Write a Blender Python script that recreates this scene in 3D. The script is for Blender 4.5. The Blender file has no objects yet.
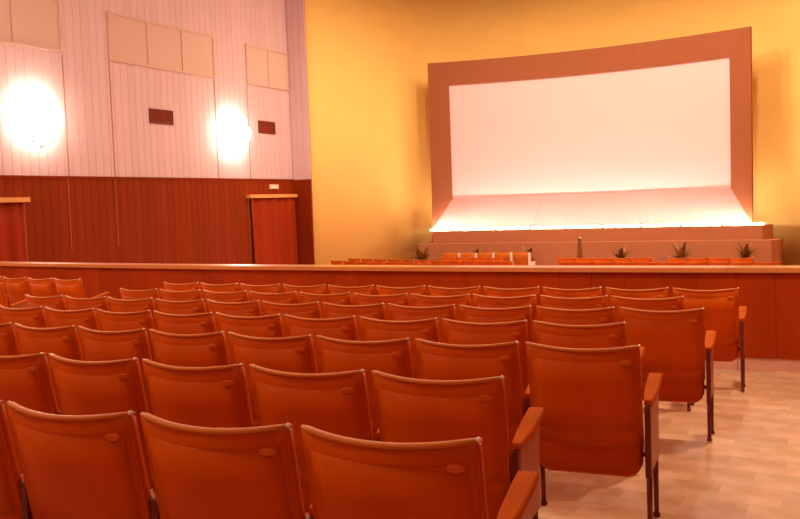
import bpy, bmesh, math, random
from mathutils import Vector, Matrix
random.seed(7)
sc = bpy.context.scene
COL = sc.collection

# ------------------------------------------------------------------ camera
YAW, PITCH, ROLL, FPX, CAMZ = 0.477713, 0.0634054, -0.0353761, 882.521, 1.37423
cy, sy, cp, sp = math.cos(YAW), math.sin(YAW), math.cos(PITCH), math.sin(PITCH)
fw = Vector((-sy*cp, cy*cp, -sp)); rt = Vector((cy, sy, 0)); up = rt.cross(fw)
cr, sr = math.cos(ROLL), math.sin(ROLL)
r2 = cr*rt + sr*up; u2 = -sr*rt + cr*up
cam_d = bpy.data.cameras.new('camera'); cam = bpy.data.objects.new('camera', cam_d); COL.objects.link(cam)
cam_d.sensor_width = 36; cam_d.lens = FPX*36/800; cam_d.clip_end = 200
m = Matrix((r2, u2, -fw)).transposed().to_4x4(); m.translation = (0, 0, CAMZ)
cam.matrix_world = m
sc.camera = cam

# ------------------------------------------------------------------ world, exposure
w = bpy.data.worlds.new('world'); sc.world = w; w.use_nodes = True
w.node_tree.nodes['Background'].inputs[0].default_value = (.02, .008, .004, 1)
sc.view_settings.view_transform = 'Standard'; sc.view_settings.look = 'None'
sc.view_settings.gamma = 1; sc.view_settings.use_curve_mapping = False
sc.view_settings.exposure = 0.0

WARM = (1.0, .80, .57)          # tungsten lamps of the hall
FOOT = (1.0, .80, .58)          # tubes under the screen
CEIL_POWER = 160
CEIL_FRONT = 300
SCONCE_EMIT = 16
FOOT_EMIT = 125

# ------------------------------------------------------------------ materials
MATS = {}
def mat(name, col, rough=.6, spec=.4, var=0.0, scale=6, stretch=(1, 1, 1), bump=0.0, metal=0.0, coat=0.0, col2=None, rand=0.0):
    m = bpy.data.materials.new(name); m.use_nodes = True; nt = m.node_tree
    b = nt.nodes['Principled BSDF']
    b.inputs['Roughness'].default_value = rough
    b.inputs['Specular IOR Level'].default_value = spec
    b.inputs['Metallic'].default_value = metal
    b.inputs['Coat Weight'].default_value = coat
    b.inputs['Coat Roughness'].default_value = .25
    tc = nt.nodes.new('ShaderNodeTexCoord'); mp = nt.nodes.new('ShaderNodeMapping')
    mp.inputs['Scale'].default_value = stretch
    nt.links.new(tc.outputs['Object'], mp.inputs[0])
    nz = nt.nodes.new('ShaderNodeTexNoise'); nz.inputs['Scale'].default_value = scale; nz.inputs['Detail'].default_value = 5
    nt.links.new(mp.outputs[0], nz.inputs['Vector'])
    ramp = nt.nodes.new('ShaderNodeValToRGB')
    c2 = col2 if col2 else tuple(c*(1-var) for c in col)
    ramp.color_ramp.elements[0].position = .3; ramp.color_ramp.elements[1].position = .7
    ramp.color_ramp.elements[0].color = (*c2, 1); ramp.color_ramp.elements[1].color = (*col, 1)
    nt.links.new(nz.outputs['Fac'], ramp.inputs[0])
    out = ramp.outputs[0]
    if rand:
        oi = nt.nodes.new('ShaderNodeObjectInfo')
        mr = nt.nodes.new('ShaderNodeMapRange'); mr.inputs[3].default_value = 1-rand; mr.inputs[4].default_value = 1+rand*.5
        nt.links.new(oi.outputs['Random'], mr.inputs[0])
        hs = nt.nodes.new('ShaderNodeHueSaturation'); nt.links.new(mr.outputs[0], hs.inputs['Value'])
        nt.links.new(out, hs.inputs['Color']); out = hs.outputs[0]
    nt.links.new(out, b.inputs['Base Color'])
    if bump:
        bp = nt.nodes.new('ShaderNodeBump'); bp.inputs['Strength'].default_value = bump; bp.inputs['Distance'].default_value = .01
        nt.links.new(nz.outputs['Fac'], bp.inputs['Height']); nt.links.new(bp.outputs[0], b.inputs['Normal'])
    MATS[name] = m
    return m
def emit(name, col, strength):
    m = bpy.data.materials.new(name); m.use_nodes = True; b = m.node_tree.nodes['Principled BSDF']
    b.inputs['Base Color'].default_value = (.9, .85, .75, 1); b.inputs['Roughness'].default_value = .3
    b.inputs['Emission Color'].default_value = (*col, 1); b.inputs['Emission Strength'].default_value = strength
    MATS[name] = m
    return m
mat('white_plank', (.73, .51, .54), .55, .3, .07, 3, (1, 1, .2), rand=.05)
mat('white_wall', (.70, .47, .49), .6, .3, .05, 2)
mat('seam', (.42, .20, .15), .7, .2)
mat('dark_plank', (.29, .034, .001), .65, .08, .22, 3, (1, 1, .15), rand=.12)
mat('dark_wall', (.36, .07, .02), .6, .3, .1, 2)
mat('light_seam', (.55, .20, .11), .5, .3)
mat('grille_frame', (.66, .45, .38), .6, .3)
mat('grille_cloth', (.72, .50, .43), .9, .1, .08, 40)
mat('vent', (.19, .022, .005), .6, .3)
mat('vent_slat', (.27, .035, .008), .5, .3)
mat('curtain', (.34, .028, .0005), .8, .15, .18, 2, (1, 1, .1))
mat('pelmet', (.80, .36, .10), .5, .3, .1, 5)
mat('sign', (.86, .50, .36), .5, .3)
mat('yellow_wall', (.95, .61, .18), .8, .15, .05, 1.2)
mat('ceiling', (.55, .40, .32), .9, .1, .04, 1)
mat('screen', (.86, .51, .52), .9, .05)
mat('screen_frame', (.30, .098, .045), .85, .1, .04, 3)
mat('apron', (.40, .23, .21), .85, .1, .04, 2)
mat('stage', (.47, .18, .09), .85, .1, .06, 25)
mat('floor_base', (.78, .46, .28), .5, .4, .25, 7)
mat('tile', (.86, .53, .34), .45, .3, .0, 4, col2=(.66, .34, .14), rand=.13)
mat('stair_floor', (.74, .42, .25), .7, .2, .2, 2)
mat('skirting', (.78, .40, .27), .4, .4, .15, 6)
mat('parapet_panel', (.43, .045, .0005), .6, .12, .2, 3, (1, 1, .2), rand=.10)
mat('parapet_cap', (.70, .25, .07), .28, .5, .15, 4, (.3, 1, 1))
mat('seat_back', (.68, .105, .0005), .45, .10, .15, 5, (1, 1, .4))
mat('seat_pad', (.58, .075, .0005), .6, .15, .12, 8)
mat('rail_wood', (.70, .20, .03), .4, .15, .2, 6, (.3, 1, 1))
mat('arm_wood', (.62, .115, .006), .7, .04, .22, 9, (1, .25, 1))
mat('standard_wood', (.55, .16, .06), .45, .4, .2, 8)
mat('leg_metal', (.15, .008, .001), .45, .5)
mat('plate', (.72, .16, .01), .5, .2)
mat('glint_pale', (.95, .80, .72), .2, .6)  # pale non-metal colour painting the highlight on the rail ends
mat('orange_fabric', (.55, .13, .008), .8, .2, .1, 10)
mat('cream_plastic', (.92, .74, .60), .4, .4)
mat('leaf', (.26, .095, .012), .5, .4, .35, 8)
mat('leaf_pale', (.44, .17, .02), .5, .4, .3, 8)
mat('pot', (.36, .07, .02), .6, .3, .1, 6)
mat('soil', (.12, .03, .01), .9, .1)
mat('brass', (.85, .66, .42), .35, .5, metal=.5)
emit('sconce_glass', (1, .88, .68), SCONCE_EMIT)
emit('foot_tube', (1, .94, .80), FOOT_EMIT)
emit('back_tube', (1, .86, .66), 105)
emit('ceiling_lens', (1, .72, .5), 4)

# ------------------------------------------------------------------ helpers
def mesh_of(name, verts, faces, material, smooth=False):
    me = bpy.data.meshes.new(name); me.from_pydata([tuple(v) for v in verts], [], faces); me.update()
    bm = bmesh.new(); bm.from_mesh(me); bmesh.ops.recalc_face_normals(bm, faces=bm.faces); bm.to_mesh(me); bm.free()
    me.materials.append(MATS[material])
    if smooth:
        for p in me.polygons: p.use_smooth = True
    return me
def link(name, me, parent=None, loc=(0, 0, 0), rot=(0, 0, 0)):
    o = bpy.data.objects.new(name, me); COL.objects.link(o)
    o.location = loc; o.rotation_euler = rot
    if parent: o.parent = parent
    return o
def tag(o, label=None, cat=None, group=None, kind=None):
    if label: o['label'] = label
    if cat: o['category'] = cat
    if group: o['group'] = group
    if kind: o['kind'] = kind
    return o
def empty(name, loc=(0, 0, 0), rz=0, label=None, cat=None, group=None, kind=None):
    o = bpy.data.objects.new(name, None); COL.objects.link(o); o.location = loc; o.rotation_euler = (0, 0, rz)
    o.empty_display_size = .1
    return tag(o, label, cat, group, kind)
def copy_tree(o, parent=None):
    c = o.copy(); COL.objects.link(c); c.parent = parent
    for ch in list(o.children): copy_tree(ch, c)
    return c
class MB:
    def __init__(s): s.v = []; s.f = []
    def box(s, x0, x1, y0, y1, z0, z1, ch=0):
        n = len(s.v)
        s.v += [(x0, y0, z0), (x1, y0, z0), (x1, y1, z0), (x0, y1, z0), (x0, y0, z1), (x1, y0, z1), (x1, y1, z1), (x0, y1, z1)]
        s.f += [tuple(n+i for i in f) for f in ((0, 3, 2, 1), (4, 5, 6, 7), (0, 1, 5, 4), (1, 2, 6, 5), (2, 3, 7, 6), (3, 0, 4, 7))]
        return s
    def prism(s, poly, axis, a, b):
        # extrude a 2D polygon along axis ('x','y','z') from a to b
        n = len(s.v); k = len(poly)
        def P(u, v, t): return {'x': (t, u, v), 'y': (u, t, v), 'z': (u, v, t)}[axis]
        s.v += [P(u, v, a) for u, v in poly] + [P(u, v, b) for u, v in poly]
        s.f += [tuple(range(n, n+k)), tuple(range(n+2*k-1, n+k-1, -1))]
        s.f += [(n+i, n+(i+1) % k, n+k+(i+1) % k, n+k+i) for i in range(k)]
        return s
    def tube(s, pts, r, seg=8, cap=True):
        n = len(s.v); L = len(pts)
        if not isinstance(r, (list, tuple)): r = [r]*L
        P = [Vector(p) for p in pts]
        for i, p in enumerate(P):
            d = (P[min(i+1, L-1)] - P[max(i-1, 0)]).normalized()
            a = d.orthogonal().normalized() if abs(d.z) > .95 else d.cross(Vector((0, 0, 1))).normalized()
            b = d.cross(a)
            for k in range(seg):
                t = 2*math.pi*k/seg; s.v.append(tuple(p + r[i]*(math.cos(t)*a + math.sin(t)*b)))
        for i in range(L-1):
            for k in range(seg):
                s.f.append((n+i*seg+k, n+i*seg+(k+1) % seg, n+(i+1)*seg+(k+1) % seg, n+(i+1)*seg+k))
        if cap:
            s.f.append(tuple(n+k for k in range(seg))); s.f.append(tuple(n+(L-1)*seg+k for k in range(seg))[::-1])
        return s
    def lathe(s, prof, c=(0, 0, 0), seg=16, axis='z'):
        n = len(s.v)
        for r, z in prof:
            for k in range(seg):
                t = 2*math.pi*k/seg
                q = {'z': (r*math.cos(t), r*math.sin(t), z), 'x': (z, r*math.cos(t), r*math.sin(t)), 'y': (r*math.cos(t), z, r*math.sin(t))}[axis]
                s.v.append((c[0]+q[0], c[1]+q[1], c[2]+q[2]))
        for i in range(len(prof)-1):
            for k in range(seg):
                s.f.append((n+i*seg+k, n+i*seg+(k+1) % seg, n+(i+1)*seg+(k+1) % seg, n+(i+1)*seg+k))
        s.f.append(tuple(n+k for k in range(seg))[::-1]); s.f.append(tuple(n+(len(prof)-1)*seg+k for k in range(seg)))
        return s
    def slab(s, fn, us, vs, th):
        # curved slab: fn(u,v)->(point, normal); thickness th along normal
        n = len(s.v); nu, nv = len(us), len(vs)
        for sgn in (0, 1):
            for v in vs:
                for u in us:
                    p, nm = fn(u, v); s.v.append(tuple(Vector(p) + Vector(nm)*th*sgn))
        def I(k, i, j): return n + k*nu*nv + j*nu + i
        for j in range(nv-1):
            for i in range(nu-1):
                s.f.append((I(0, i, j), I(0, i+1, j), I(0, i+1, j+1), I(0, i, j+1)))
                s.f.append((I(1, i, j), I(1, i, j+1), I(1, i+1, j+1), I(1, i+1, j)))
        for i in range(nu-1):
            s.f.append((I(0, i, 0), I(1, i, 0), I(1, i+1, 0), I(0, i+1, 0)))
            s.f.append((I(0, i, nv-1), I(0, i+1, nv-1), I(1, i+1, nv-1), I(1, i, nv-1)))
        for j in range(nv-1):
            s.f.append((I(0, 0, j), I(0, 0, j+1), I(1, 0, j+1), I(1, 0, j)))
            s.f.append((I(0, nu-1, j), I(1, nu-1, j), I(1, nu-1, j+1), I(0, nu-1, j+1)))
        return s
    def mesh(s, name, material, smooth=False): return mesh_of(name, s.v, s.f, material, smooth)
    def build(s, name, material, parent=None, loc=(0, 0, 0), rot=(0, 0, 0), smooth=False):
        return link(name, s.mesh(name, material, smooth), parent, loc, rot)
def lin(a, b, n): return [a+(b-a)*i/(n-1) for i in range(n)]
ORD = ['first', 'second', 'third', 'fourth', 'fifth', 'sixth', 'seventh', 'eighth', 'ninth', 'tenth', 'eleventh', 'twelfth']

# ------------------------------------------------------------------ hall dimensions
XL, XR, YB, YC, ZC = -15.55, 1.3, -2.4, 23.0, 9.0      # left wall, right wall, rear wall, proscenium corner, ceiling
XMID = -7.5
WAIN = 2.22
SLOPE = 0.0323936
def floor_z(Y): return -SLOPE*Y
def front_z(Y): return -1.1 - .018*(Y-21)
def par_y(X): return 8.64 + .0078*(X+2.5)**2

# ------------------------------------------------------------------ floors
fb = MB(); xs = lin(XL, XR, 24)
n0 = len(fb.v)
for X in xs:
    Yp = par_y(X) + .06
    fb.v += [(X, YB, floor_z(YB)-.012), (X, Yp, floor_z(Yp)-.012), (X, YB, floor_z(YB)-.3), (X, Yp, floor_z(Yp)-.3)]
for i in range(len(xs)-1):
    a = n0+4*i; b = a+4
    fb.f += [(a, a+1, b+1, b), (a+2, b+2, b+3, a+3), (a, b, b+2, a+2), (a+1, a+3, b+3, b+1)]
fb.f += [(n0, n0+2, n0+3, n0+1), (n0+4*(len(xs)-1), n0+4*(len(xs)-1)+1, n0+4*(len(xs)-1)+3, n0+4*(len(xs)-1)+2)]
floor = tag(fb.build('floor', 'floor_base'), 'pale marble-tiled floor of the rear seating tier', kind='structure')
# tiles of the right aisle, one object each
T = .30
th = .012
tile_me = MB().prism([(-T/2+.00015, -T/2+.00015), (T/2-.00015, -T/2+.00015), (T/2-.00015, T/2-.00015), (-T/2+.00015, T/2-.00015)], 'z', -th, 0).mesh('tile', 'tile')
rot_t = math.atan(-SLOPE)
nt = 0
near = []
rest = MB()
for i in range(-22, 5):
    for j in range(-6, 30):
        X = i*T + .02 + ((j*.137) % .3 - .15); Y = (j+.5)*T
        if Y + T/2 > par_y(X) + .03: continue
        if X > XR-.15: continue
        lim = -1.9 - .17*max(0, Y-3)
        show = (Y > 2.2 and X > -1.75 - .13*Y and X < .35) and X < 0.1 + .0*Y
        if show and len(near) < 290: near.append((X, Y))
        else:
            z = floor_z(Y)
            a, b = T/2-.00015, T/2-.00015
            k = len(rest.v)
            rest.v += [(X-a, Y-b, floor_z(Y-b)), (X+a, Y-b, floor_z(Y-b)), (X+a, Y+b, floor_z(Y+b)), (X-a, Y+b, floor_z(Y+b)),
                       (X-a, Y-b, floor_z(Y-b)-th), (X+a, Y-b, floor_z(Y-b)-th), (X+a, Y+b, floor_z(Y+b)-th), (X-a, Y+b, floor_z(Y+b)-th)]
            rest.f += [tuple(k+q for q in f) for f in ((0, 1, 2, 3), (0, 4, 5, 1), (1, 5, 6, 2), (2, 6, 7, 3), (3, 7, 4, 0))]
for X, Y in near:
    link('tile', tile_me, floor, (X, Y, floor_z(Y)), (rot_t, 0, 0))
tag(rest.build('tile_field', 'tile', floor), kind='stuff')
# lower front floor
ff = MB(); Ya, Yb = 8.8, 30.0
ff.v += [(XL, Ya, front_z(Ya)), (XR, Ya, front_z(Ya)), (XR, Yb, front_z(Yb)), (XL, Yb, front_z(Yb)),
         (XL, Ya, front_z(Ya)-.2), (XR, Ya, front_z(Ya)-.2), (XR, Yb, front_z(Yb)-.2), (XL, Yb, front_z(Yb)-.2)]
ff.f += [(0, 1, 2, 3), (7, 6, 5, 4), (0, 4, 5, 1), (1, 5, 6, 2), (2, 6, 7, 3), (3, 7, 4, 0)]
tag(ff.build('floor_front', 'stair_floor'), 'lower floor of the front stalls below the screen', kind='structure')

# ------------------------------------------------------------------ ceiling
tag(MB().box(XL-.2, XR+.2, YB-.2, 30.0, ZC, ZC+.2).build('ceiling', 'ceiling'), 'plain pale ceiling high above the hall', kind='structure')

# ------------------------------------------------------------------ left wall with planks
PW = .229
def plank_mesh(name, w_, d, z0, z1, material, axis='x'):
    # board standing off a wall: chamfered front edges; local x = out of wall, y = along wall
    c = .004; h = w_/2
    return MB().prism([(0, -h+.002), (d-c, -h+.002), (d, -h+.002+c), (d, h-.002-c), (d-c, h-.002), (0, h-.002)], 'z', z0, z1).mesh(name, material)
wl = tag(MB().box(XL-.25, XL-.02, YB, YC, -1.6, ZC).build('wall_left', 'seam'), 'left wall of white vertical planks above a dark wainscot', kind='structure')
up_me = plank_mesh('plank', PW, .02, WAIN, ZC, 'white_plank')
lo_me = plank_mesh('plank', PW, .03, -1.5, WAIN, 'dark_plank')
j = 0
Y = YC - PW/2
rest_w, rest_d = MB(), MB()
doors = ((11.05, 13.13), (20.6, 22.97))
while Y > YB:
    if Y > 9.0:
        link('plank', up_me, wl, (XL-.02, Y, 0)); link('plank', lo_me, wl, (XL-.02, Y, 0))
    else:
        rest_w.box(XL-.02, XL, Y-PW/2+.006, Y+PW/2-.006, WAIN, ZC); rest_d.box(XL-.02, XL+.01, Y-PW/2+.006, Y+PW/2-.006, -1.5, WAIN)
    Y -= PW
tag(rest_w.build('plank_field', 'white_plank', wl), kind='stuff'); tag(rest_d.build('plank_field', 'dark_plank', wl), kind='stuff')
MB().box(XL, XL+.03, YB, YC, WAIN-.025, WAIN+.02).build('wainscot_cap', 'dark_plank', wl)
for ys in (14.17, 15.55, 19.38, 20.83):
    MB().box(XL-.01, XL+.008, ys-.014, ys+.014, WAIN+.02, 4.93 if ys != 14.17 else 4.9).build('seam_strip', 'seam', wl)
for ys in (14.12, 15.53):
    MB().box(XL+.008, XL+.018, ys-.004, ys+.004, .6, WAIN-.03).build('seam_strip', 'light_seam', wl)
# returns either side of the yellow wall
def return_wall(name, x0, x1, label):
    r = tag(MB().box(x0, x1, YC+.03, YC+.25, -1.6, ZC).build(name, 'seam'), label, kind='structure')
    n = max(1, round((x1-x0)/.22)); pw = (x1-x0)/n
    um = MB().box(-pw/2+.004, pw/2-.004, 0, .03, WAIN, ZC).mesh('plank', 'white_plank'); lm = MB().box(-pw/2+.004, pw/2-.004, -.01, .03, -1.5, WAIN).mesh('plank', 'dark_plank')
    for i in range(n):
        link('plank', um, r, (x0+(i+.5)*pw, YC, 0)); link('plank', lm, r, (x0+(i+.5)*pw, YC, 0))
return_wall('wall_return_left', XL, -14.90, 'narrow planked return wall between side wall and yellow wall')
return_wall('wall_return_right', -.10, XR, 'narrow planked return wall at the right of yellow wall')
# right and rear walls (outside the frame)
wr = tag(MB().box(XR+.02, XR+.25, YB, YC, -1.6, ZC).build('wall_right', 'white_wall'), 'right wall, white above a dark wainscot', kind='structure')
MB().box(XR-.01, XR+.02, YB, YC, -1.5, WAIN).build('wainscot', 'dark_wall', wr)
wb = tag(MB().box(XL, XR, YB-.25, YB-.02, -.5, ZC).build('wall_rear', 'white_wall'), 'rear wall, white above a dark wainscot', kind='structure')
MB().box(XL, XR, YB-.02, YB, .08, WAIN).build('wainscot', 'dark_wall', wb)

# yellow curved proscenium wall
YPTS = [(-7.4, .06), (-7.05, 1.8), (-6.65, 3.4), (-6.05, 4.8), (-4.8, 5.8), (-2.5, 6.4), (0, 6.6), (2.5, 6.4), (4.8, 5.8), (6.05, 4.8), (6.65, 3.4), (7.05, 1.8), (7.4, .06)]
def yel(t):
    # smooth curve from the left return round behind the screen to the right return
    n = len(YPTS)-1; f = min(t*n, n-1e-6); i = int(f); u = f-i
    P = [Vector(YPTS[max(0, min(n, k))]) for k in (i-1, i, i+1, i+2)]
    if i == 0: P[0] = 2*P[1]-P[2]
    if i == n-1: P[3] = 2*P[2]-P[1]
    q = .5*((2*P[1]) + (P[2]-P[0])*u + (2*P[0]-5*P[1]+4*P[2]-P[3])*u*u + (3*P[1]-P[0]-3*P[2]+P[3])*u**3)
    return (XMID+q.x, YC+q.y)
ym = MB(); pts = [yel(t) for t in lin(0, 1, 65)]
outp = [(XMID + (x-XMID)*1.02, YC + (y-YC)*1.03) for x, y in pts]
for (x, y), (x2, y2) in zip(pts, outp):
    ym.v += [(x, y, -1.6), (x, y, ZC), (x2, y2, -1.6), (x2, y2, ZC)]
for i in range(len(pts)-1):
    a = 4*i; b = a+4
    ym.f += [(a, a+1, b+1, b), (a+2, b+2, b+3, a+3), (a+1, a+3, b+3, b+1), (a, b, b+2, a+2)]
ym.f += [(0, 2, 3, 1), (4*64, 4*64+1, 4*64+3, 4*64+2)]
tag(ym.build('wall_front', 'yellow_wall', smooth=False), 'curved plain yellow wall behind the cinema screen', kind='structure')
for p_ in bpy.data.objects['wall_front'].data.polygons: p_.use_smooth = abs(p_.normal.z) < .5 and p_.index < 64*4 and p_.index % 4 < 2

# ------------------------------------------------------------------ loudspeaker / ventilation panels on the left wall
def wall_panel(y0, y1, ndiv, label, cat='wall panel'):
    z0, z1 = 4.955, 6.10
    r = empty('wall_panel', (XL, (y0+y1)/2, z0), 0, label, cat, 'beige framed panels high on left wall')
    L = (y1-y0)/2; fwid = .055; H = z1-z0
    for a, b in ((0, fwid), (H-fwid, H)): MB().box(0, .045, -L, L, a, b).build('frame_rail', 'grille_frame', r)
    st = [-L + i*(2*L-fwid)/ndiv for i in range(ndiv+1)]
    me = MB().box(0, .044, 0, fwid, fwid, H-fwid).mesh('frame_stile', 'grille_frame')
    for s_ in st: link('frame_stile', me, r, (0, s_, 0))
    cm = MB().box(0, .022, st[0]+fwid, st[1], fwid, H-fwid).mesh('panel', 'grille_cloth')
    for i in range(ndiv): link('panel', cm, r, (0, st[i]-st[0], 0))
wall_panel(10.38, 14.16, 3, 'beige framed wall panel at left edge, above the nearer wall lamp')
wall_panel(15.56, 19.40, 3, 'beige three-part framed wall panel between the two wall lamps')
wall_panel(20.83, 23.0-.02, 2, 'small beige two-part framed wall panel next to the yellow wall')
# ventilation grilles
def vent(y0, y1, z0, z1, label):
    r = empty('ventilation_grille', (XL, (y0+y1)/2, z0), 0, label, 'vent', 'dark ventilation grilles on left wall')
    L = (y1-y0)/2; H = z1-z0
    MB().box(0, .012, -L, L, 0, H).build('backing', 'vent', r)
    for a, b, c, d in ((-L, L, 0, .03), (-L, L, H-.03, H), (-L, -L+.03, .03, H-.03), (L-.03, L, .03, H-.03)): MB().box(0, .03, a, b, c, d).build('frame', 'vent', r)
    sm = MB().box(.012, .026, -.012, .012, .03, H-.03).mesh('slat', 'vent_slat')
    n = 12
    for i in range(n): link('slat', sm, r, (0, -L+.03+(2*L-.06)*(i+.5)/n, 0))
vent(16.80, 17.64, 3.58, 3.945, 'dark ventilation grille between the two wall lamps')
vent(21.30, 22.13, 3.58, 3.945, 'dark ventilation grille right of the farther wall lamp')

# curtained doorways
def doorway(num, y0, y1, zl, label, clabel, zf):
    zt = 1.68
    d = tag(MB().box(XL, XL+.045, y0-.06, y1+.06, zf, zt).build('door_%d' % num, 'dark_wall'), label, kind='structure')
    pl = tag(MB().prism([(XL, zt), (XL+.17, zt), (XL+.17, zt+.1), (XL, zt+.1)], 'y', y0-.10, y1+.10 if num == 1 else y1+.02).build('pelmet', 'pelmet', d))
    c = MB(); n = 90; L = y1-y0
    ph = random.random()*6
    def off(t): return .105 + .042*math.sin(t*L*13+1.2*math.sin(t*L*3+ph)) + .018*math.sin(t*L*5.3+1+ph)
    def fn(u, v):
        amp = .6 + .4*v
        return (XL + .02 + off(u)*amp, y0+u*L, zf+.03+(zt-zf-.03)*(1-v)), (-1, 0, 0)
    c.slab(fn, lin(0, 1, n), lin(0, 1, 5), .008)
    tag(c.build('curtain', 'curtain', smooth=True), clabel, 'curtain', 'red door curtains on left wall')
doorway(1, 11.05, 12.85, 1.7, 'wooden-headed doorway in the dark wainscot at left edge', 'red-orange curtain hanging in the doorway at the left edge', front_z(12))
doorway(2, 20.65, 22.93, 1.7, 'wooden-headed doorway in the dark wainscot by yellow wall', 'red-orange curtain hanging in the doorway beside the yellow wall', front_z(22))
es = empty('exit_sign', (XL+.012, 21.9, 1.945), 0, 'small pale exit sign box above the farther curtained doorway', 'sign')
MB().box(0, .05, -.215, .215, 0, .13).build('case', 'sign', es); MB().box(.05, .055, -.19, .19, .02, .11).build('face', 'cream_plastic', es)

# wall lamps
globe = MB().lathe([(.03, -.23), (.11, -.21), (.17, -.15), (.205, -.05), (.21, .03), (.19, .12), (.155, .18), (.13, .21)], seg=20).mesh('glass_shade', 'sconce_glass', True)
small = MB().lathe([(.02, -.15), (.07, -.14), (.115, -.10), (.14, -.03), (.14, .03), (.12, .09), (.095, .13)], seg=16).mesh('glass_shade', 'sconce_glass', True)
holder = MB().lathe([(.02, -.27), (.05, -.26), (.06, -.22), (.04, -.19)], seg=10).mesh('lamp_holder', 'brass', True)
def sconce(x, y, sgn, label):
    r = empty('wall_lamp', (x, y, 3.44), 0, label, 'lamp', 'cream glass wall lamps'); r.scale = (.86, .86, .86)
    MB().lathe([(.16, 0), (.16, .02*sgn), (.10, .045*sgn), (.03, .05*sgn)], axis='x', seg=20).build('back_plate', 'brass', r)
    for (dy, dz, k) in ((-.24, .42, 0), (.24, .42, 0), (-.46, .06, 0), (.46, .06, 0), (0, .02, 0), (-.26, -.32, 0), (.26, -.32, 0), (0, -.50, 1)):
        out = .26
        if dy == 0: out = .36 if dz > 0 else .24
        link('glass_shade', globe if k == 0 else small, r, (out*sgn, dy, dz))
        hz = dz - (.0 if k == 0 else -.06)
        h = link('lamp_holder', holder, r, (out*sgn, dy, hz))
        a = MB().tube([(.04*sgn, 0, 0), (.10*sgn, dy*.5, dz*.4-.10), (out*.8*sgn, dy*.95, hz-.30), (out*sgn, dy, hz-.24)], .012, 6).build('arm', 'brass', r)
sconce(XL, 13.30, 1, 'nearer glowing glass wall lamp, at the left edge of the picture')
sconce(XL, 19.97, 1, 'farther glowing glass wall lamp, left of the small dark vent')
sconce(XR-.012, 20.06, -1, 'glowing glass wall lamp on the right wall, outside the picture')
sconce(XL, 6.70, 1, 'glowing glass wall lamp on the left wall, outside the picture')

# ------------------------------------------------------------------ ceiling lamps (above the frame)
ring = MB().lathe([(.30, -.05), (.34, -.05), (.36, 0), (.30, 0)], seg=24).mesh('ring', 'brass', True)
lens = MB().lathe([(.05, -.06), (.2, -.055), (.30, -.03), (.30, -.01)], seg=24).mesh('lens', 'ceiling_lens', True)
def ceil_lamp(x, y, power, label):
    r = empty('ceiling_lamp', (x, y, ZC), 0, label, 'lamp', 'round ceiling lamps')
    link('ring', ring, r); link('lens', lens, r)
    ld = bpy.data.lights.new('ceiling_lamp_light', 'AREA'); ld.shape = 'DISK'; ld.size = .4; ld.energy = power; ld.color = WARM
    lo = bpy.data.objects.new('bulb', ld); COL.objects.link(lo); lo.parent = r; lo.location = (0, 0, -.09)
for iy, (y, pw_) in enumerate(((-.3, CEIL_POWER*.95), (11.0, CEIL_POWER*.65), (21.3, CEIL_FRONT*1.0), (23.8, CEIL_FRONT*.55))):
    for ix, x in enumerate(((-12.6, -8.6, -4.6), (-12.6, -7.5), (-9.2, -6.2, -2.6), (-9.2, -6.2, -2.6))[iy]):
        ceil_lamp(x, y, pw_, 'round glass ceiling lamp, %s from left in %s row from the back' % (ORD[ix], ORD[iy]))

# globe pendants over the rear seats (above the frame)
PEND_POWER = (48, 48, 48, 84)
pg = MB().lathe([(.02, -.16), (.09, -.135), (.14, -.08), (.16, 0), (.14, .08), (.09, .135), (.03, .16)], seg=20).mesh('globe', 'ceiling_lens', True)
prd = MB().tube([(0, 0, .15), (0, 0, ZC-4.2)], .012, 8).mesh('rod', 'brass', True)
pcn = MB().lathe([(.03, ZC-4.32), (.09, ZC-4.25), (.10, ZC-4.2)], seg=16).mesh('canopy', 'brass', True)
for i, x in enumerate((-12.9, -8.7, -4.5, -.45)):
    r = empty('pendant_lamp', (x, 6.7, 4.2), 0, 'glass globe pendant lamp over the rear seats, %s from left' % ORD[i], 'lamp', 'globe pendants over the rear seats')
    link('globe', pg, r); link('rod', prd, r); link('canopy', pcn, r)
    ld = bpy.data.lights.new('pendant_light', 'AREA'); ld.shape = 'DISK'; ld.size = .26; ld.energy = PEND_POWER[i]; ld.color = WARM
    lo = bpy.data.objects.new('bulb', ld); COL.objects.link(lo); lo.parent = r; lo.location = (0, 0, -.17)

# ------------------------------------------------------------------ stage
def stage_block(name, x0, x1, y0, z0, z1, label, parent=None):
    ch = .35
    poly = [(x0+2, 28.35), (x0, 27.6), (x0, y0+ch), (x0+ch*.6, y0)]
    n = 12
    for i in range(1, n): poly.append((x0+ch*.6+(x1-x0-1.2*ch)*i/n, y0+.16*math.sin(math.pi*i/n)))
    poly += [(x1-ch*.6, y0), (x1, y0+ch), (x1, 27.6), (x1-2, 28.35)]
    o = MB().prism(poly, 'z', z0, z1).build(name, 'stage', parent)
    return o
sg = empty('stage', (0, 0, 0), 0, 'low carpeted two-step stage under the cinema screen', 'stage')
stage_block('lower_step', -13.10, -1.86, 26.3, -1.25, .0, '', sg)
stage_block('upper_step', -12.78, -2.12, 26.75, .0, .40, '', sg)

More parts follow.
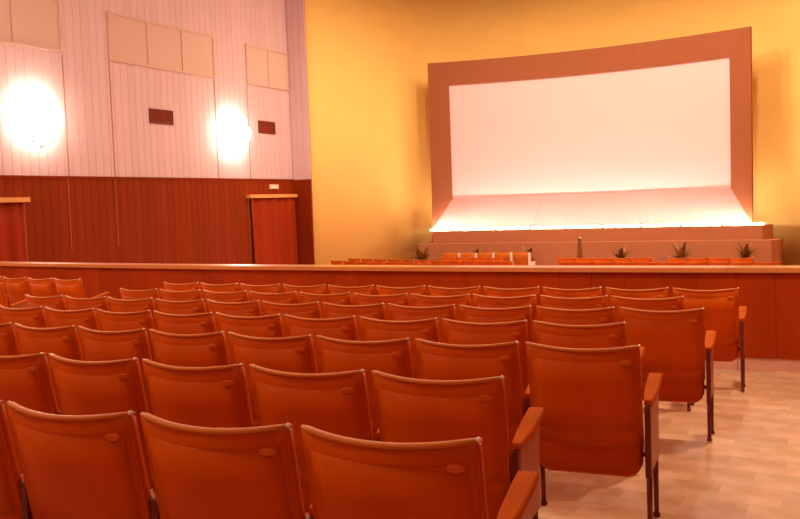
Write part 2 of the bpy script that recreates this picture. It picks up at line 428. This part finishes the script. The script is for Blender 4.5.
# ------------------------------------------------------------------ cinema screen, curved, with splayed frame
SAG = .75
def scr_y(X): return 27.1 + SAG*(1-((X+7.6)/5.05)**2)
def scr_pt(X, Z, dy=0):
    s_ = 2*SAG*(X+7.6)/5.05**2
    nrm = Vector((s_, 1, 0)).normalized()
    return Vector((X, scr_y(X)+dy, Z)), nrm
ci = empty('cinema_screen', (-7.6, 27.8, .41), 0, 'large curved white cinema screen in a rust-brown frame', 'screen')
def cpart(name, fn, us, vs, th, material, sm=True):
    mb = MB().slab(fn, us, vs, th)
    mb.v = [(v[0]+7.6, v[1]-27.8, v[2]-.41) for v in mb.v]
    return mb.build(name, material, ci)
XO0, XO1, XI0, XI1 = -12.72, -2.64, -12.05, -3.22
ZT, ZI, ZB, ZO = 6.02, 5.26, 1.47, .44
cpart('screen_surface', lambda u, v: scr_pt(u, v, .06), lin(XI0-.05, XI1+.05, 40), lin(ZB-.05, ZI+.05, 3), .03, 'screen')
def quad_piece(name, c0, c1, c2, c3, material, nu=16, th=.12, lean=0, g=.004):
    # c0,c1 outer edge ends, c3,c2 inner edge ends (x,z); mapped onto the curved surface
    def fn(u, v):
        a = Vector(c0).lerp(Vector(c1), u); b = Vector(c3).lerp(Vector(c2), u); q = a.lerp(b, v)
        p_, nr = scr_pt(q.x, q.y, -lean*(1-v)); return p_, nr
    return cpart(name, fn, lin(g, 1-g, nu), lin(0, 1, 3), th, material)
for i in range(3):
    a, b = i/3, (i+1)/3
    oL, oR, iL, iR = XO0+(XO1-XO0)*a, XO0+(XO1-XO0)*b, XI0+(XI1-XI0)*a, XI0+(XI1-XI0)*b
    quad_piece('frame_top', (oL, ZT), (oR, ZT), (iR, ZI), (iL, ZI), 'screen_frame', g=.0004)
    quad_piece('frame_bottom', (oL, ZO), (oR, ZO), (iR, ZB), (iL, ZB), 'apron', lean=.06, g=.0006)
def side(name, xo, xi):
    def fn(u, v):
        a = Vector((xo, ZT)).lerp(Vector((xo, ZO)), u); b = Vector((xi, ZI)).lerp(Vector((xi, ZB)), u); q = a.lerp(b, v)
        lean = .06*max(0, (u-.75)/.25)*(1-v)
        return scr_pt(q.x, q.y, -lean)
    return cpart(name, fn, lin(.0008, .9992, 16), lin(0, 1, 3), .12, 'screen_frame')
side('frame_side', XO0, XI0); side('frame_side', XO1, XI1)

# tubes of light along the foot of the screen
fl = empty('footlight', (0, 0, .40), 0, 'glowing strip of light tubes along the foot of screen', 'light')
nT = 9
for i in range(nT):
    x0 = -12.68 + (10.46)*i/nT; x1 = -12.68 + 10.46*(i+1)/nT - .08
    yA = lambda X: 26.82 + .16*math.sin(math.pi*min(1, max(0, (X+12.6)/10.3))) 
    MB().tube([(x0, yA(x0)+.02, .05), ((x0+x1)/2, (yA(x0)+yA(x1))/2+.02, .05), (x1, yA(x1)+.02, .05)], .022, 8).build('tube', 'foot_tube', fl)
    for xx in (x0-.02, x1+.02): MB().box(xx-.02, xx+.02, yA(xx)-.01, yA(xx)+.05, .0, .08).build('tube_holder', 'cream_plastic', fl)

# short tubes behind the lower corners of the screen
bl = empty('backlight', (0, 0, .40), 0, 'hidden light tubes behind the lower corners of the screen', 'light')
for x0, sg_ in ((-12.62, -1), (-3.72, 1)):
    MB().tube([(x0, 27.62, .36), (x0+1.0, 27.62, .36)], .025, 8).build('tube', 'back_tube', bl)
    for xx in (x0-.02, x0+1.02): MB().box(xx-.02, xx+.02, 27.59, 27.65, 0, .39).build('tube_holder', 'cream_plastic', bl)

# ------------------------------------------------------------------ parapet
pa = empty('parapet', (-7.1, 8.8, floor_z(8.8)), 0, 'long low dark wooden parapet between rear seats and front stalls', 'low wall')
TOPZ = .672
ox, oy, oz = -7.1, 8.8, floor_z(8.8)
def pmesh(mb):
    mb.v = [(v[0]-ox, v[1]-oy, v[2]-oz) for v in mb.v]; return mb
def strip(x0, x1, y_off0, y_off1, z0, z1, n):
    mb = MB(); k = 0
    def P(X, o, z):
        s_ = 2*.0078*(X+2.5); nn = Vector((-s_, 1, 0)).normalized()
        return (X+nn.x*o, par_y(X)+nn.y*o, z)
    for X in lin(x0, x1, n):
        mb.v += [P(X, y_off0, z0), P(X, y_off1, z0), P(X, y_off1, z1), P(X, y_off0, z1)]
    for i in range(n-1):
        a = 4*i; b = a+4
        mb.f += [(a, b, b+1, a+1), (a+1, b+1, b+2, a+2), (a+2, b+2, b+3, a+3), (a+3, b+3, b, a)]
    e = 4*(n-1)
    mb.f += [(0, 1, 2, 3), (e, e+3, e+2, e+1)]
    return pmesh(mb)
BASE = floor_z(8.65)
strip(XL+.02, XR-.02, .04, .22, -.9, TOPZ-.044, 40).build('core', 'dark_wall', pa)
x = XL+.03; bw = .338
while x < XR-.05:
    x1 = min(x+bw, XR-.02)
    strip(x+.0015, x1-.0015, .0, .04, BASE+.115, TOPZ-.046, 2).build('panel', 'parapet_panel', pa)
    x = x1
x = XL+.03; i = 0
while x < XR-.05:
    x1 = min(x+2.41, XR-.02)
    strip(x+.002, x1-.002, -.035, .255, TOPZ-.044, TOPZ, 9).build('cap_rail', 'parapet_cap', pa)
    x = x1
for a, b in ((XL+.03, -9.0), (-9.0, -4.5), (-4.5, -.98), (-.98, XR-.02)):
    strip(a+.002, b-.002, .012, .04, BASE-.02, BASE+.115, 10).build('skirting_board', 'skirting', pa)

# ------------------------------------------------------------------ cinema seats
BW, BULGE, DIP = .25, .055, .018
TILT = .085
def back_y(x, z): # rear surface of the back: 0 at the top ends, forward at the bottom
    q = 1-(x/BW)**2
    return TILT*(1-(z-.40)/.45) - BULGE*q*(.55+.45*max(0, min(1, (z-.40)/.45)))
def back_top(x): return .842 - DIP*(1-(x/BW)**2)
def back_n(x, z):
    e = .002
    dx = (back_y(x+e, z)-back_y(x-e, z))/(2*e); dz = (back_y(x, z+e)-back_y(x, z-e))/(2*e)
    return Vector((-dx, 1, -dz)).normalized()
def shell(x0, x1, z0, ztop, th, off, nx=13, nz=7, round_bottom=0):
    def fn(u, v):
        x = x0+(x1-x0)*u; zt = ztop(x); zb = z0 + round_bottom*(abs(2*u-1))**4
        z = zb+(zt-zb)*v
        n = back_n(x, z); return Vector((x, back_y(x, z), z)) + n*off, n
    return MB().slab(fn, lin(0, 1, nx), lin(0, 1, nz), th)
ME = {}
ME['backrest'] = shell(-BW, BW, .375, back_top, .022, 0, round_bottom=.015).mesh('backrest', 'seat_back', True)
ME['back_panel'] = shell(-.222, .222, .435, lambda x: back_top(x)-.055, .008, -.004, 11, 4, round_bottom=.02).mesh('back_panel', 'seat_back', True)
# top rail: rounded strip over the upper edge
tr = MB(); N = 15
prof = [(-.002, -.004), (-.004, .000), (-.002, .005), (.005, .0075), (.017, .007), (.024, .003), (.025, -.005), (.022, -.008), (-.001, -.006)]
for i, x in enumerate(lin(-BW-.003, BW+.003, N)):
    z = back_top(max(-BW, min(BW, x))); k = .72 if i in (0, N-1) else 1
    for py, pz in prof: tr.v.append((x, back_y(x, z)+.009+(py-.009)*k, z+pz*k))
K = len(prof)
for i in range(N-1):
    for k in range(K): tr.f.append((i*K+k, i*K+(k+1) % K, (i+1)*K+(k+1) % K, (i+1)*K+k))
tr.f += [tuple(range(K)), tuple(range((N-1)*K, N*K))[::-1]]
ME['top_rail'] = tr.mesh('top_rail', 'rail_wood', True)
def side_rail(s):
    mb = MB(); zs = lin(.42, .83, 7)
    for z in zs:
        y = back_y(BW, z)
        for px, py in ((-.008, -.003), (.000, -.003), (.002, .012), (.000, .025), (-.008, .025)): mb.v.append((s*(BW+px-.002), y+py, z))
    for i in range(6):
        for k in range(5): mb.f.append((i*5+k, i*5+(k+1) % 5, (i+1)*5+(k+1) % 5, (i+1)*5+k))
    mb.f += [tuple(range(5)), tuple(range(30, 35))[::-1]]
    return mb.mesh('side_rail', 'seat_back', True)
ME['side_rail_l'], ME['side_rail_r'] = side_rail(-1), side_rail(1)
ME['rail_glint'] = MB().lathe([(.001, -.007), (.005, -.006), (.0075, -.001), (.006, .004), (.002, .0065)], (BW-.001, back_y(BW, .842)+.003, .845), 8).mesh('rail_glint', 'glint_pale', True)  # added pale bead: painted glint at the right end of the top rail
pm = MB()
pc = Vector((.190, 0, .772)); nn = 14
for r_, d in ((1, .001), (1, -.0075), (.8, -.010)):
    for k in range(nn):
        t = 2*math.pi*k/nn; x = pc.x+.023*r_*math.cos(t); z = pc.z+.0115*r_*math.sin(t)
        n = back_n(x, z); q = Vector((x, back_y(x, z), z)) + n*d; pm.v.append(tuple(q))
for a in range(2):
    for k in range(nn): pm.f.append((a*nn+k, a*nn+(k+1) % nn, (a+1)*nn+(k+1) % nn, (a+1)*nn+k))
pm.f += [tuple(range(nn)), tuple(range(2*nn, 3*nn))[::-1]]
ME['number_plate'] = pm.mesh('number_plate', 'plate')
# folded-up seat
def rrect(x0, x1, z0, z1, rb, rt_, n=5):
    P = []
    for cx, cz, r, a0 in ((x1-rb, z0+rb, rb, -90), (x1-rt_, z1-rt_, rt_, 0), (x0+rt_, z1-rt_, rt_, 90), (x0+rb, z0+rb, rb, 180)):
        for i in range(n+1):
            t = math.radians(a0+90*i/n); P.append((cx+r*math.cos(t), cz+r*math.sin(t)))
    return P
sm = MB()
outer = rrect(-.240, .240, .245, .58, .06, .10); inner = rrect(-.225, .225, .26, .565, .05, .09)
k = len(outer)
for poly, y, zt in ((inner, .085, 0), (outer, .098, 0), (outer, .135, 0), (inner, .152, 0)):
    for px, pz in poly: sm.v.append((px, y - .045*(1-(px/.24)**2)*.6 + .04*(.45-pz), pz - .022*(1-(px/.24)**2)*(1 if pz < .4 else 0)))
for a in range(3):
    for i in range(k): sm.f.append((a*k+i, a*k+(i+1) % k, (a+1)*k+(i+1) % k, (a+1)*k+i))
sm.f += [tuple(range(k)), tuple(range(3*k, 4*k))[::-1]]
ME['seat'] = sm.mesh('seat', 'seat_pad', True)
AX = .27
def arm(s):
    mb = MB(); x = AX*s
    secs = [(.088, .590, .016), (.10, .594, .019), (.20, .612, .029), (.33, .642, .032), (.385, .654, .031), (.40, .649, .026)]
    for y, z, hw in secs:
        for px, pz in ((-hw, -.024), (hw, -.024), (hw, -.004), (hw-.005, 0), (-hw+.005, 0), (-hw, -.004)): mb.v.append((x+px, y, z+pz))
    for i in range(len(secs)-1):
        for k in range(6): mb.f.append((i*6+k, i*6+(k+1) % 6, (i+1)*6+(k+1) % 6, (i+1)*6+k))
    mb.f += [tuple(range(6)), tuple(range(30, 36))[::-1]]
    return mb.mesh('armrest', 'arm_wood')
def standard(s):
    x = AX*s
    return MB().prism([(.095, .27), (.34, .27), (.36, .50), (.385, .628), (.20, .586), (.096, .565)], 'x', x-.013, x+.013).mesh('side_panel', 'standard_wood')
def leg(s, front):
    x = AX*s
    p = [(x, .31, .285), (x, .325, -.010)] if front else [(x, .10, .285), (x, .085, .003)]
    mb = MB().tube(p, [.014, .011], 8)
    mb.lathe([(.011, 0), (.017, 0), (.017, .012), (.011, .022)], (p[1][0], p[1][1], p[1][2]-.001), 8)
    return mb.mesh('leg', 'leg_metal', True)
def post(s):
    x = AX*s
    return MB().box(x-.013, x+.013, .062, .095, .25, .565).mesh('upright', 'leg_metal')
def hinge(s):
    x0, x1 = (.236, AX-.014) if s > 0 else (-AX+.021, -.236)
    return MB().tube([(x0, .125, .335), (x1, .125, .335)], .012, 8).mesh('hinge', 'leg_metal', True)
for s, t in ((1, 'r'), (-1, 'l')):
    ME['arm_'+t], ME['standard_'+t], ME['leg_f'+t], ME['leg_r'+t], ME['post_'+t], ME['hinge_'+t] = arm(s), standard(s), leg(s, True), leg(s, False), post(s), hinge(s)
def make_seat(left_end=False):
    r = empty('cinema_chair')
    for nm in ('backrest', 'top_rail', 'number_plate', 'seat'):
        o = link(nm, ME[nm], r)
        if nm == 'backrest': bk = o
        if nm == 'top_rail': link('rail_glint', ME['rail_glint'], o)
    link('back_panel', ME['back_panel'], bk); link('side_rail', ME['side_rail_l'], bk); link('side_rail', ME['side_rail_r'], bk)
    for t in (('r', 'l') if left_end else ('r',)):
        link('armrest', ME['arm_'+t], r); link('side_panel', ME['standard_'+t], r); link('upright', ME['post_'+t], r)
        link('leg', ME['leg_f'+t], r); link('leg', ME['leg_r'+t], r); link('hinge', ME['hinge_'+t], r)
    if not left_end: link('hinge', ME['hinge_l'], r)
    return r
proto = make_seat(False); proto_end = make_seat(True)
used = {id(proto): False, id(proto_end): False}
def place_seat(x, y, z, rz, label, group, end=False):
    p_ = proto_end if end else proto
    if used[id(p_)]: o = copy_tree(p_)
    else: o = p_; used[id(p_)] = True
    o.location = (x, y, z); o.rotation_euler = (0, 0, rz)
    tag(o, label, 'chair', group)
    return o
YS = [1.8453, 2.7396, 3.6680, 4.5782, 5.4635, 6.3722, 7.2739]
XO_, XE_, XC_, KC = -.8069, -1.0757, -4.2556, .0240
WS = .54
for row in range(7, 0, -1):
    odd = row % 2 == 1; n = 11 if odd else 10
    for i in range(n):
        X = (XO_ if odd else XE_) - WS*(i+.5)
        Y = YS[row-1] + .5*KC*(X-XC_)**2
        if row == 1 and i > 5: continue
        if row == 2 and i > 7: continue
        lab = 'dark red cinema seat, %s from the right aisle, %s row back from the parapet' % (ORD[i], ORD[7-row])
        place_seat(X, Y, floor_z(YS[row-1]) , math.atan(KC*(X-XC_)), lab, 'cinema seats of the rear block', i == n-1)
# left block across the aisle
for row, x0, n in ((7, -8.226, 6), (6, -8.50, 5)):
    for i in range(n):
        X = x0 - WS*(i+.5); Y = YS[row-1] + .12 + .5*KC*(X-XC_)**2
        lab = 'dark red cinema seat, %s left of the aisle gap, %s row from parapet' % (ORD[i], ORD[7-row])
        place_seat(X, Y, floor_z(YS[row-1]), math.atan(KC*(X-XC_)), lab, 'cinema seats left of the aisle gap', i == n-1)
# front stalls beyond the parapet
def front_row(x_right, n, Y0, k, ztop, what, frm, xc=-3.0):
    for i in range(n):
        X = x_right - WS*(i+.5); Y = Y0 + .5*k*(X-xc)**2
        place_seat(X, Y, ztop-.85, math.atan(k*(X-xc)), 'distant cinema seat beyond parapet, %s from the right, %s' % (ORD[i], what), 'cinema seats of the front stalls', i == n-1)
front_row(-2.30, 4, 24.03, .0197, -.306, 'farthest row, short right group', '')
front_row(-4.85, 5, 24.03, .0197, -.306, 'farthest row, middle group', '')
front_row(-9.22, 4, 24.03, .0197, -.306, 'farthest row, before the orange chairs', '')
front_row(-1.52, 10, 22.03, .0275, -.268, 'row before the stage, right side', '')
front_row(-8.19, 11, 22.03, .0275, -.266, 'row before the yellow wall', '')
front_row(-10.15, 7, 20.72, .0275, -.236, 'nearest row at far left', '')

# orange chairs before the stage
oc = empty('orange_chair')
bm_ = MB().slab(lambda u, v: (Vector(((u-.5)*.47, .02-.05*(1-(2*u-1)**2)-.06*v, .36+.54*v)), Vector((0, 1, 0))), lin(0, 1, 9), lin(0, 1, 4), .06)
link('backrest', bm_.mesh('backrest', 'orange_fabric', True), oc)
link('seat', MB().prism(rrect(-.235, .235, .05, .42, .05, .05), 'z', .33, .43).mesh('seat', 'orange_fabric'), oc)
am = MB().prism([(-.05, 0), (.0, 0), (.03, .5), (.30, .53), (.36, .0), (.40, 0), (.41, .60), (.0, .62), (.0, .895), (-.09, .895)], 'x', .245, .30).mesh('side_frame', 'cream_plastic')
link('side_frame', am, oc)
link('rail', MB().box(-.245, .245, .10, .14, .29, .33).mesh('rail', 'cream_plastic'), oc)
for yy in (.06, .39):
    link('leg', MB().tube([(-.22, yy, .33), (-.225, yy, 0)], .014, 6).mesh('leg', 'cream_plastic'), oc)
for i in range(5):
    o = oc if i == 0 else copy_tree(oc)
    o.location = (-8.70-.573*i-.25, 25.22, -.226-.9); 
    tag(o, 'orange upholstered chair with cream side frame, %s from right in front of the stage' % ORD[i], 'chair', 'orange chairs before the stage')

# ------------------------------------------------------------------ potted plants along the stage
def leaf_mesh(L, W_, droop, material):
    mb = MB(); n = 6
    for i in range(n+1):
        t = i/n; wv = W_*(math.sin(math.pi*min(1, t*.92+.08))**.8)*(1-.25*t)/2
        if i == n: wv = .003
        y = L*t*math.cos(droop*t); z = L*t - L*droop*.45*t*t
        mb.v += [(-wv, droop*L*t*t*.8, z), (0, droop*L*t*t*.8+.012*(1-t), z), (wv, droop*L*t*t*.8, z), (0, droop*L*t*t*.8-.008, z)]
    for i in range(n):
        a = 4*i; b = a+4
        for k in range(4): mb.f.append((a+k, a+(k+1) % 4, b+(k+1) % 4, b+k))
    mb.f += [(3, 2, 1, 0), (4*n, 4*n+1, 4*n+2, 4*n+3)]
    return mb.mesh('leaf', material, True)
def plant(x, y, kind, top, spread, label, n=11, wid=.14, material='leaf'):
    zf = front_z(y); pot_h = max(.35, -.45-zf)
    r = empty('potted_plant', (x, y, zf), random.random()*6, label, 'plant', 'potted plants along the stage front')
    p_ = MB().lathe([(.13, 0), (.15, .02), (.19, pot_h-.05), (.205, pot_h-.05), (.205, pot_h), (.18, pot_h), (.17, pot_h-.04)], seg=16).build('pot', 'pot', r)
    MB().lathe([(.168, pot_h-.06), (.168, pot_h-.03)], seg=16).build('soil', 'soil', r)
    L = (top - zf - pot_h + .05)*1.18
    if kind == 'cactus':
        MB().tube([(0, 0, pot_h-.04), (.01, 0, pot_h+L*.5), (0, 0, pot_h+L)], [.07, .075, .055], 10).build('stem', 'leaf', r)
        for a in range(5):
            t = a*2.4; MB().tube([(.05*math.cos(t), .05*math.sin(t), pot_h+.05), (.16*math.cos(t), .16*math.sin(t), pot_h+.16)], [.03, .008], 6).build('leaf', 'leaf_pale', r)
        return
    for i in range(n):
        ring_ = i/(n-1) if n > 1 else 0
        ang = i*2.399; tilt = .08 + spread*ring_
        me = leaf_mesh(L*(1.0-.12*ring_)/max(.5, math.cos(min(1.0, tilt*.7))), wid, .25+.5*ring_, material if i % 3 else 'leaf_pale')
        o = link('leaf', me, r, (.03*math.cos(ang), .03*math.sin(ang), pot_h-.05), (0, 0, 0))
        o.rotation_euler = (Matrix.Rotation(ang-math.pi/2, 3, 'Z') @ Matrix.Rotation(-tilt, 3, 'X')).to_euler()
PY = 25.78
def px(x): return x*PY/25.5
plant(-12.42, 25.55, 'agave', .04, 1.05, 'broad-leaved potted plant at the left end of the stage', 12, .30)
plant(px(-10.6), 26.0, 'agave', -.06, .5, 'small dark potted plant behind the orange chairs', 8, .17)
plant(px(-8.93), 26.05, 'blade', -.02, .3, 'small pointed potted plant at right end of orange chairs', 4, .18)
plant(px(-7.23), PY, 'cactus', .02, 0, 'slim upright column plant in front of the stage middle')
plant(px(-6.04), PY, 'spiky', -.06, 1.15, 'low spiky potted plant right of the stage middle', 15, .15)
plant(px(-4.34), PY, 'spiky', .06, .95, 'tall spiky potted plant, second from right along the stage', 15, .15)
plant(px(-2.66), PY, 'spiky', .04, .6, 'upright bladed potted plant at right end of the stage', 11, .17)
